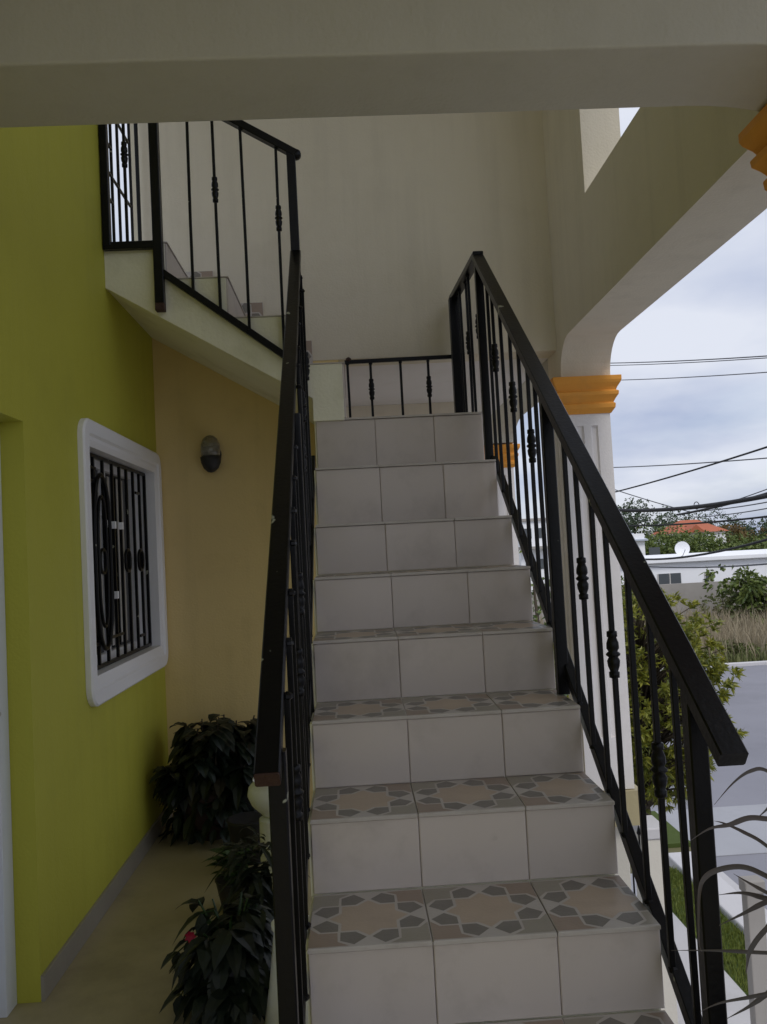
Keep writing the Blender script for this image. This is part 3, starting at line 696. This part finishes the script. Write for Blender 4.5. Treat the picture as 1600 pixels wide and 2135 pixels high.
# ================================================================== far trees and bushes
def clump_tree(name, label, x, y, h, rx, m, trunk_h=None, n=260, ls=.5, group=None, zg=ZG, ry=None):
    t = thing(name, label, 'tree' if 'tree' in name else 'shrub', (x, y, zg), group)
    ry = ry or rx
    th = trunk_h if trunk_h is not None else h*.35
    tk = MB().tube([(x,y,zg),(x+.1*rx,y,zg+th),(x,y,zg+h*.8)], [.03*h,.024*h,.008*h], 6)
    cr = MB(); cz = zg+th*.7+(h-th*.7)/2; rz = (h-th*.7)/2
    lumps = [(Vector((random.uniform(-.6,.6)*rx, random.uniform(-.6,.6)*ry, random.uniform(-.65,.7)*rz)), random.uniform(.35,.6)) for _ in range(11)]
    for k in range(5):
        v = lumps[k][0]; tk.tube([(x,y,zg+th*.8),(x+v.x*.7,y+v.y*.7,cz+v.z*.6)], [.012*h,.004*h], 5)
    for _ in range(n):
        c, s_ = random.choice(lumps); v = rvec()
        p = Vector((x,y,cz))+c+Vector((v.x*rx*s_, v.y*ry*s_, v.z*rz*s_))*random.uniform(.6,1.05)
        for q in range(4):
            leaf(cr, p+rvec()*ls*.5, (v+rvec()*.9), rvec(), ls*random.uniform(.6,1.2), ls*random.uniform(.35,.6), .2)
    obj('trunk', tk, M_bark, t); obj('crown', cr, m, t, fixn=False)
FG = 'trees on the skyline beyond the white house'
def ft(px, top, y, rx, m, label, n=620, ls=.36, name='skyline_tree', grp=FG, bot=None):
    p = at_y(px, top, y); clump_tree(name, label, p.x, y, p.z-ZG, rx, m, None, n, ls, grp)
ft(1318, 1050, 100, 3.2, M_leafFd, 'dark tall tree at the left end of the skyline')
ft(1362, 1062, 104, 3.6, M_leafFd, 'second dark skyline tree from the left')
ft(1408, 1068, 98, 3.4, M_leafFd, 'dark skyline tree left of the red roof')
ft(1450, 1062, 108, 3.8, M_leafFd, 'dark round tree rising behind the red roof')
ft(1375, 1098, 80, 4.0, M_leafF, 'broad green tree below the dark skyline trees')
ft(1340, 1120, 70, 2.6, M_leafF, 'light green tree beside the far pale roof')
ft(1430, 1112, 72, 4.2, M_leafF, 'broad green tree in front of the red roof')
ft(1490, 1118, 68, 4.0, M_leafF, 'green tree right of the satellite dish')
ft(1545, 1112, 70, 4.2, M_leafF, 'wide green tree near the right edge of the view')
ft(1600, 1108, 66, 4.2, M_leafF, 'green tree cut off by the right edge of the view')
ft(1552, 1098, 92, 3.0, M_leafO, 'rust tinged tree right of the red roof')
ft(1535, 1074, 105, 3.4, M_leafFd, 'dark tree right of the red roof ridge')
ft(1592, 1078, 100, 3.4, M_leafFd, 'dark tree at the right end of the skyline')
ft(1625, 1085, 96, 3.6, M_leafFd, 'dark skyline tree just past the right edge')
BG_ = 'bushes in the empty lot'
def bush(px, top, y, rx, m, label, n=150, ls=.22):
    p = at_y(px, top, y); clump_tree('lot_bush', label, p.x, y, max(.5, p.z-ZG), rx, m, .15, n, ls, BG_)
bush(1548, 1180, 36, 1.3, M_leafF, 'tall green bush in front of the white house', 220, .3)
bush(1592, 1195, 35, 1.5, M_leafF, 'green bush at the right edge against the white house', 220, .3)
bush(1505, 1225, 36.6, 1.0, M_weed, 'grey-green bush before the concrete block wall')
bush(1558, 1345, 27.2, .45, M_leafF, 'small round green bush close to the far kerb', 90, .12)
bush(1510, 1352, 27.6, .5, M_weed, 'low weedy bush near the far kerb')
bush(1300, 1190, 35, 1.4, M_leafF, 'light green bush behind the stair handrail')
bush(1110, 1165, 22, 1.6, M_leafF, 'bright green bush seen low between the balusters', 300, .22)
bush(1098, 1235, 16, 1.0, M_leafFd, 'dark green bush behind the lower balusters', 260, .18)

# ================================================================== far buildings
def white_house():
    t = thing('white_house', 'long low white flat-roofed house across the empty lot', 'house', (18, 40, ZG))
    zr = -.20
    obj('wall', MB().box(12.4, 30, 40, 50, ZG, zr-.22), M_house, t)
    obj('roof', MB().box(12.2, 30.2, 39.75, 50.2, zr-.22, zr), M_house, t, bevel=.03)
    for px0, py0, px1, py1, n in ((1371,1197,1422,1213,2),(1469,1193,1489,1210,2)):
        p0 = at_y(px0, py0, 39.98); p1 = at_y(px1, py1, 39.98); k = (p1.x-p0.x)/n
        z0, z1 = p1.z-.1, p0.z
        for i in range(n):
            wv = obj('window', MB().box(p0.x+i*k+.03, p0.x+(i+1)*k-.03, 39.95, 39.99, z0, z1), M_hshade, t)
            obj('window_frame', MB().box(p0.x+i*k, p0.x+i*k+.04, 39.93, 39.99, z0, z1), M_louv, wv)
white_house()
tag(obj('block_wall', MB().box(8, 34, 38.2, 38.4, ZG, -1.40), M_fence, None, (0,0,0)), 'grey concrete block wall in front of the white house', 'wall')
def dish():
    c = at_y(1423, 1144, 41); t = thing('satellite_dish', 'white round satellite dish standing on the white house roof', 'dish', (c.x, 41, -.2))
    n = 24; m = MB(); rows = []
    for j, (r_, d_) in enumerate(((0,.08),(.16,.065),(.30,.03),(.40,0))):
        for k in range(n):
            a = 2*math.pi*k/n; m.v.append((c.x+r_*math.cos(a), 41-.02-d_*-1*1.0+.0, c.z+r_*.95*math.sin(a)))
    for j in range(3):
        for k in range(n): m.f.append((j*n+k, j*n+(k+1) % n, (j+1)*n+(k+1) % n, (j+1)*n+k)); m.m.append(0)
    obj('reflector', m, M_house, t, fixn=False, smooth=True)
    obj('mast', MB().tube([(c.x, 41.12, -.2), (c.x, 41.12, c.z)], .035), M_cableg, t)
    obj('feed_arm', MB().tube([(c.x, 41.0, c.z-.38), (c.x, 40.6, c.z-.05)], .015), M_cableg, t)
dish()
def red_house():
    a = at_y(1412, 1112, 88); b2 = at_y(1522, 1108, 88); r_ = at_y(1448, 1084, 88)
    t = thing('red_roof_house', 'house with a red hipped roof among the far trees', 'house', ((a.x+b2.x)/2, 90, ZG))
    obj('wall', MB().box(a.x+.3, b2.x-.3, 88.3, 96, ZG, a.z), M_house, t)
    xm0, xm1 = a.x+2.0, b2.x-1.9
    m = MB().add([(a.x,88,a.z),(b2.x,88,a.z),(b2.x,96.4,a.z),(a.x,96.4,a.z),(xm0,92,r_.z+.1),(xm1,92,r_.z+.1)], [(0,1,5,4),(1,2,5),(2,3,4,5),(3,0,4),(0,3,2,1)])
    obj('roof', m, M_roofr, t)
    gx = a.x+1.9
    m = MB().add([(gx-1.0,87.3,a.z),(gx+1.0,87.3,a.z),(gx,87.3,a.z+.85),(gx-1.0,91,a.z),(gx+1.0,91,a.z),(gx,91,a.z+.85)], [(0,1,2),(0,2,5,3),(1,4,5,2),(0,3,4,1),(3,5,4)])
    obj('gable_roof', m, M_roofr, t)
red_house()
def pale_house(name, label, px0, px1, ptop, pbot, Y, mroof):
    a = at_y(px0, ptop, Y); b2 = at_y(px1, pbot, Y)
    t = thing(name, label, 'house', ((a.x+b2.x)/2, Y+3, ZG))
    obj('wall', MB().box(a.x+.2, b2.x-.2, Y+.3, Y+6, ZG, a.z-.5), M_house, t)
    obj('roof', MB().add([(a.x,Y,b2.z),(b2.x,Y,b2.z),(b2.x,Y+6.4,a.z),(a.x,Y+6.4,a.z),(a.x,Y,b2.z-.12),(b2.x,Y,b2.z-.12),(b2.x,Y+6.4,a.z-.12),(a.x,Y+6.4,a.z-.12)],
        [(0,1,2,3),(4,7,6,5),(0,4,5,1),(1,5,6,2),(2,6,7,3),(3,7,4,0)]), mroof, t)
    for k in range(2):
        x = a.x+.8+k*1.8
        obj('window', MB().box(x, x+.9, Y+.25, Y+.31, b2.z-1.6, b2.z-.7), M_hshade, t)
pale_house('pale_roof_house', 'small house with a pale sloping roof far behind the handrail', 1288, 1352, 1102, 1124, 66, M_blue)
def block_building():
    Y = 44; a = at_y(1082, 1088, Y); b2 = at_y(1162, 1150, Y)
    t = thing('white_building', 'white two-storey building glimpsed between the stair balusters', 'building', ((a.x+b2.x)/2, Y, ZG))
    obj('wall', MB().box(a.x, b2.x, Y, Y+6, ZG, a.z), M_house, t)
    obj('parapet', MB().box(a.x-.1, b2.x+.1, Y-.1, Y+6.1, a.z, a.z+.15), M_fence, t)
    for i in range(2):
        for j in range(3):
            x = a.x+.25+j*.72; z = a.z-.95-i*1.7
            obj('window', MB().box(x, x+.42, Y-.03, Y+.02, z, z+.55), M_hshade, t)
    obj('balcony_slab', MB().box(a.x-.1, b2.x+.1, Y-.5, Y, a.z-1.55, a.z-1.4), M_fence, t)
block_building()

# ================================================================== lower yard
def pillar(x0, x1, y0, y1, ztop, mcap, label):
    t = thing('gate_pillar', label, 'pillar', ((x0+x1)/2, (y0+y1)/2, ZG), 'pillars of the yard wall below')
    obj('shaft', MB().box(x0, x1, y0, y1, ZG, ztop-.10), M_pave if mcap is M_kerb else mcap, t, bevel=.008)
    obj('cap', MB().box(x0-.012, x1+.012, y0-.012, y1+.012, ztop-.10, ztop), mcap, t, bevel=.012)
p = at_y(1345, 1728, 5.6); q = at_y(1388, 1728, 5.6)
pillar(p.x, q.x, 5.6, 5.95, p.z, M_kerb, 'white yard pillar seen between the lower balusters')
p = at_y(1556, 1838, 4.4); q = at_y(1592, 1838, 4.4)
pillar(p.x, q.x, 4.4, 4.50, p.z, M_fence, 'greyish yard pillar at the lower right behind the strap leaves')
yf = thing('yard_fence', 'low black iron spear fence near the foot of the column', 'fence', (2.45, 5.7, -2.2))
for k in range(5):
    x = 2.38+k*.075
    obj('picket', MB().bar((x, 5.7, -2.6), (x, 5.7, -1.80), .014, .014).lathe([(.004,0),(.02,.03),(.002,.10)], (x, 5.7, -1.81), 6), M_black, yf)
obj('fence_rail', MB().bar((2.34, 5.7, -2.05), (2.72, 5.7, -2.05), .014, .03), M_black, yf)
tag(obj('yard_wall', MB().box(1.9, 2.80, 5.62, 5.85, ZG, -2.5), M_pave, None, (0,0,0), bevel=.01), 'low cream yard wall below the black spear fence', 'wall')

# ================================================================== overhead cables
def cable(pl, pr, Yl, Yr, rad, m, label, sag=.15, ext=(0.45, 0.9)):
    a = at_y(pl[0], pl[1], Yl); b2 = at_y(pr[0], pr[1], Yr); d = b2-a
    A = a-d*ext[0]; B = b2+d*ext[1]; pts = []
    for k in range(25):
        t_ = k/24; q = A+(B-A)*t_; tt = -ext[0]+t_*(1+ext[0]+ext[1])
        q.z += sag*(tt*tt-tt); pts.append(q)
    o = obj('overhead_cable', MB().tube(pts, rad, 6), m, None, tuple(A), smooth=True)
    tag(o, label, 'cable', 'overhead cables along the street')
cable((1265,757),(1600,742), 22, 15, .013, M_cableg, 'topmost grey overhead cable crossing the sky', .1)
cable((1265,762),(1600,746), 22, 15, .010, M_cableg, 'thin cable running just under the topmost one', .1)
cable((1265,793),(1600,776), 22, 15, .011, M_cableg, 'thin cable second below the top of the sky', .1)
cable((1268,975),(1600,955), 22, 15, .013, M_cableg, 'grey cable crossing the sky at mid height', .1)
cable((1278,1027),(1600,932), 20, 12, .018, M_cable, 'steep dark cable rising to the right across the sky', .12)
cable((1280,1020),(1412,1060), 20, 19, .012, M_cableg, 'short cable sloping down to the right toward the trees', .05, (.4,.2))
cable((1300,1064),(1600,1034), 20, 13, .045, M_cable, 'thick black bundled cable over the skyline trees', .35, (.1,.9))
cable((1420,1072),(1600,1029), 18, 13, .026, M_cable, 'black cable twisted alongside the thick bundle', .1, (.05,.9))
cable((1440,1070),(1600,1020), 18, 13, .010, M_cableg, 'thin cable leaving the bundle upward', .1, (.05,.9))
cable((1450,1066),(1600,1047), 19, 14, .012, M_cableg, 'thin cable just below the thick bundle', .1, (.05,.9))
cable((1455,1078),(1600,1060), 19, 14, .011, M_cableg, 'second thin cable below the thick bundle', .1, (.05,.9))
cable((1300,1096),(1600,1077), 20, 14, .020, M_cable, 'dark cable crossing in front of the red roof', .2)
cable((1335,1166),(1600,1125), 24, 15, .028, M_cable, 'dark cable rising past the satellite dish', .5, (.3,.9))
cable((1330,1180),(1600,1176), 24, 16, .018, M_cableg, 'low cable crossing the white house wall', .25)
def coil():
    c = at_y(1453, 1054, 17); m = MB()
    m.tube([(c.x+.06*math.cos(a*.5236), 17, c.z+.085*math.sin(a*.5236)) for a in range(13)], .010, 6, cap=False)
    tag(obj('cable_loop', m, M_cable, None, tuple(c)), 'small loop of spare wire hanging on the bundled cable', 'cable')
coil()

# ================================================================== potted plants on the porch
def big_pot_plant():
    cx, cy = -.67, 2.60
    t = thing('potted_shrub', 'dense dark potted shrub in the corner under the window', 'potted plant', (cx, cy, ZF))
    obj('pot', MB().lathe([(.10,0),(.125,.01),(.155,.12),(.165,.21),(.175,.215),(.178,.25),(.16,.25),(.15,.22),(.02,.22)], (cx, cy, ZF), 24), M_terra, t, smooth=True)
    stm = MB(); lf = MB(); lr_ = MB()
    for k in range(60):
        a = random.uniform(0, 6.28); r_ = random.uniform(.02, .28); h = random.uniform(.16, .64)-r_*.15
        top = Vector((cx+.02+math.cos(a)*r_*1.08, cy+math.sin(a)*r_*.85, ZF+.10+h*.86))
        if top.x < XW+.08: top.x = XW+.08
        if top.y > YB-.09: top.y = YB-.09
        base = Vector((cx+math.cos(a)*.05, cy+math.sin(a)*.05, ZF+.2))
        stm.tube([base, (base+top)/2+Vector((math.cos(a)*.04, math.sin(a)*.04, 0)), top], [.008,.006,.004], 5)
        for q in range(32):
            f_ = random.random()**.7; p_ = base+(top-base)*f_
            d = Vector((math.cos(a+random.uniform(-1.8,1.8)), math.sin(a+random.uniform(-1.8,1.8)), random.uniform(-.9,.7)))
            leaf(lr_ if random.random() < .12 else lf, p_, d, (0,0,1), random.uniform(.075,.14), random.uniform(.045,.085), .45, nseg=4)
    for k in range(170):                                  # trailing leaves that hide the pot
        a = random.uniform(0, 6.28); z_ = ZF+random.uniform(.06, .36); r_ = random.uniform(.13, .24)
        leaf(lr_ if random.random() < .2 else lf, (cx+.02+math.cos(a)*r_, cy+math.sin(a)*r_*.85, z_), (math.cos(a)*.6+random.uniform(-.4,.4), math.sin(a)*.6+random.uniform(-.4,.4), random.uniform(-1,.2)), (0,0,1), random.uniform(.06,.12), random.uniform(.04,.07), .35, nseg=4)
    for mb_ in (lf, lr_):
        mb_.v = [(max(x, XW+.006), min(y, YB-.006), max(z, ZF+.004)) for x, y, z in mb_.v]
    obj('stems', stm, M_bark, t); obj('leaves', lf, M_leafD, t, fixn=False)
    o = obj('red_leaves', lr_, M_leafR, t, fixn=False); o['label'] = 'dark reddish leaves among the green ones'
big_pot_plant()
def mid_plant():
    cx, cy = -.36, 2.08
    t = thing('white_urn', 'white flared urn standing beside the stair behind the plants', 'urn', (-.255, 1.98, ZF))
    obj('bowl', MB().lathe([(.045,.26),(.07,.275),(.115,.32),(.135,.365),(.128,.40),(.10,.43),(.11,.435),(.10,.42),(.02,.41)], (-.255, 1.98, ZF), 24), M_potw, t, smooth=True)
    obj('pedestal', MB().lathe([(.10,0),(.10,.03),(.088,.035),(.086,.255),(.07,.262),(.05,.265)], (-.255, 1.98, ZF), 24), M_potw, t, smooth=False)
    t = thing('green_pot_plant', 'small bright green plant in a black pot behind the flowering one', 'potted plant', (-.40, 1.62, ZF))
    obj('pot', MB().lathe([(.06,0),(.085,.12),(.09,.13),(.08,.13),(.02,.11)], (-.40, 1.62, ZF), 18), M_potd, t, smooth=True)
    lf = MB()
    for k in range(60):
        a = random.uniform(0, 6.28)
        leaf(lf, (-.40+random.uniform(-.04,.04), 1.62+random.uniform(-.04,.04), ZF+.12+random.uniform(0,.10)), (math.cos(a), math.sin(a), random.uniform(.2,1.2)), (0,0,1), random.uniform(.07,.13), random.uniform(.03,.05), .4, nseg=4)
    obj('leaves', lf, M_leafG, t, fixn=False)
    t = thing('black_pot', 'black plastic pot tucked behind the stair post', 'pot', (-.40, 2.12, ZF))
    obj('pot', MB().lathe([(.07,0),(.10,.19),(.105,.20),(.09,.20),(.02,.18)], (-.42, 2.18, ZF), 18), M_potd, t, smooth=True)
mid_plant()
def front_plant():
    cx, cy = -.34, .86
    t = thing('flowering_pot_plant', 'dark broad-leaved potted plant with one magenta flower beside the stair', 'potted plant', (cx, cy, ZF))
    obj('pot', MB().lathe([(.085,0),(.11,.14),(.118,.15),(.118,.17),(.105,.17),(.02,.15)], (cx+.03, cy, ZF), 22), M_potd, t, smooth=True)
    stm = MB(); lf = MB()
    for k in range(44):
        a = random.uniform(0, 6.28); r_ = random.uniform(.01, .16)
        top = Vector((cx+.04+math.cos(a)*r_, cy+math.sin(a)*r_, ZF+.16+random.uniform(-.02,.25)-r_*.6))
        base = Vector((cx+.03, cy, ZF+.15)); stm.tube([base, top], [.006,.003], 5)
        for q in range(9):
            f_ = random.uniform(.3, 1); aa = a+random.uniform(-1.6,1.6)
            leaf(lf, base+(top-base)*f_, (math.cos(aa), math.sin(aa), random.uniform(-.5,.5)), (0,0,1), random.uniform(.07,.12), random.uniform(.045,.065), .55, nseg=4)
    for k in range(110):
        a = random.uniform(0, 6.28); r_ = random.uniform(.09, .14)
        leaf(lf, (cx+.03+math.cos(a)*r_, cy+math.sin(a)*r_, ZF+random.uniform(.05,.22)), (math.cos(a)*.7, math.sin(a)*.7, random.uniform(-1,.1)), (0,0,1), random.uniform(.06,.10), random.uniform(.04,.06), .4, nseg=4)
    lf.v = [(x, y, max(z, ZF+.003)) for x, y, z in lf.v]
    # the drooping spray on the left and the taller strap leaves behind
    for px, py in ((395,1960),(372,1985),(385,2010),(400,2040),(378,2075),(420,2000),(430,1925),(420,1905)):
        p_ = at_y(px, py, .84); b0 = Vector((cx+.02, cy, ZF+.24))
        stm.tube([b0, (b0+p_)/2+Vector((0,0,.04)), p_], [.004,.003,.002], 5)
        leaf(lf, p_, (-.25+random.uniform(-.3,.3), -.1, -1), (0,1,0), random.uniform(.05,.085), .042, .1, nseg=4)
        leaf(lf, p_, (-.6, random.uniform(-.4,.4), -.1), (0,0,1), .06, .04, .5, nseg=4)
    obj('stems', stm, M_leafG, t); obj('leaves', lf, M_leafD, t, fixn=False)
    fl = MB(); fc = at_y(398, 1950, .82)
    for k in range(7):
        a = k*.9; leaf(fl, fc, (math.cos(a), -.5, math.sin(a)), (0,-1,0), .022, .018, .1)
    obj('flower', fl, M_flow, t, fixn=False)
    t = thing('strap_leaf_pot', 'dark strap-leaved plant behind the flowering pot', 'potted plant', (-.26, 1.22, ZF))
    obj('pot', MB().lathe([(.075,0),(.10,.16),(.105,.17),(.09,.17),(.02,.15)], (-.26, 1.22, ZF), 18), M_potd, t, smooth=True)
    lf = MB()
    for k in range(150):
        a = random.uniform(0, 6.28)
        leaf(lf, (-.26+random.uniform(-.06,.06), 1.22+random.uniform(-.06,.06), ZF+.15+random.uniform(0,.25)), (math.cos(a), math.sin(a), random.uniform(0,1.0)), (0,0,1), random.uniform(.10,.20), random.uniform(.016,.03), .7, nseg=4)
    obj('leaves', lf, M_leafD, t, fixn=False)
    t = thing('white_planter', 'white tapered planter squeezed between the plants and the stair', 'planter', (-.10, .72, ZF))
    obj('body', MB().lathe([(.100,0),(.074,.16),(.056,.30),(.058,.31),(.045,.31),(.01,.28)], (-.098, .72, ZF), 20), M_potw, t, smooth=True)
    obj('rim', MB().lathe([(.057,.30),(.064,.305),(.064,.318),(.056,.322),(.045,.315)], (-.098, .72, ZF), 20), M_potw, t, smooth=True)
front_plant()

# ================================================================== strap-leaved plant at the right foreground
def strap_plant():
    base = Vector((1.02, -.60, .02))
    t = thing('arching_leaf_plant', 'potted plant with long thin arching leaves reaching in from the lower right', 'potted plant', (1.02, -.60, -.42))
    obj('pot', MB().lathe([(.10,-.42),(.13,-.20),(.14,-.18),(.14,-.15),(.12,-.15),(.02,-.18)], (1.02, -.60, 0), 22), M_terra, t, smooth=True)
    obj('stem', MB().tube([(1.02,-.60,-.2),(1.01,-.60,-.05),base], [.02,.016,.012], 8), M_bark, t, smooth=True)
    Y = -.52
    strands = [[(1660,1660),(1600,1608),(1565,1608),(1530,1632),(1490,1678)],
               [(1680,1720),(1600,1708),(1560,1706),(1520,1720),(1480,1728),(1442,1752)],
               [(1690,1850),(1600,1765),(1550,1735),(1510,1717),(1490,1712)],
               [(1690,1880),(1600,1828),(1550,1808),(1500,1813),(1468,1832),(1458,1870),(1458,1960),(1464,1985)],
               [(1690,1910),(1600,1862),(1560,1840),(1530,1822)],
               [(1690,1850),(1600,1880),(1550,1905),(1500,1930)],
               [(1700,1990),(1600,1987),(1540,1984),(1480,1982),(1400,1982)],
               [(1690,1860),(1600,1935),(1565,1980),(1558,2010),(1556,2035)],
               [(1700,2055),(1600,2072),(1560,2080),(1500,2092),(1460,2110)],
               [(1690,2010),(1600,2072),(1560,2100),(1515,2125)],
               [(1700,1600),(1620,1665),(1597,1690),(1580,1705)],
               [(1690,1890),(1600,1874),(1550,1862),(1500,1866)]]
    for i, s_ in enumerate(strands):
        Yi = Y+random.uniform(-.05,.05)
        pts = [at_y(px, py, Yi-.02*k) for k, (px, py) in enumerate(s_)]
        P_ = [base+Vector((0,0,random.uniform(-.05,.02)))]+pts
        # Catmull-Rom
        q = []
        for k in range(len(P_)-1):
            p0, p1, p2, p3 = P_[max(k-1,0)], P_[k], P_[k+1], P_[min(k+2,len(P_)-1)]
            for u in range(5):
                tt = u/5; q.append(.5*((2*p1)+(p2-p0)*tt+(2*p0-5*p1+4*p2-p3)*tt*tt+(3*p1-p0-3*p2+p3)*tt**3))
        q.append(P_[-1])
        m = MB(); n = len(q); o0 = 0
        wid = .0042 if i % 2 else .0030
        for k, c in enumerate(q):
            d = (q[min(k+1,n-1)]-q[max(k-1,0)]).normalized(); sd_ = d.cross(Vector((0,-1,.3))).normalized(); nn = sd_.cross(d)
            wv = wid*(1 if k < n*.6 else max(.12, (n-1-k)/(n*.4)))
            m.v += [tuple(c+sd_*wv+nn*wv*.35), tuple(c), tuple(c-sd_*wv+nn*wv*.35)]
        for k in range(n-1):
            a = k*3; m.f += [(a,a+1,a+4,a+3),(a+1,a+2,a+5,a+4)]; m.m += [0,0]
        obj('leaf', m, M_drac, t, fixn=False, smooth=True)
strap_plant()
tag(obj('plant_ledge', MB().box(.86, 1.30, -.85, -.36, -.60, -.42), M_pave, None, (0,0,0), bevel=.01), 'low cream ledge carrying the arching leaf plant', 'ledge')
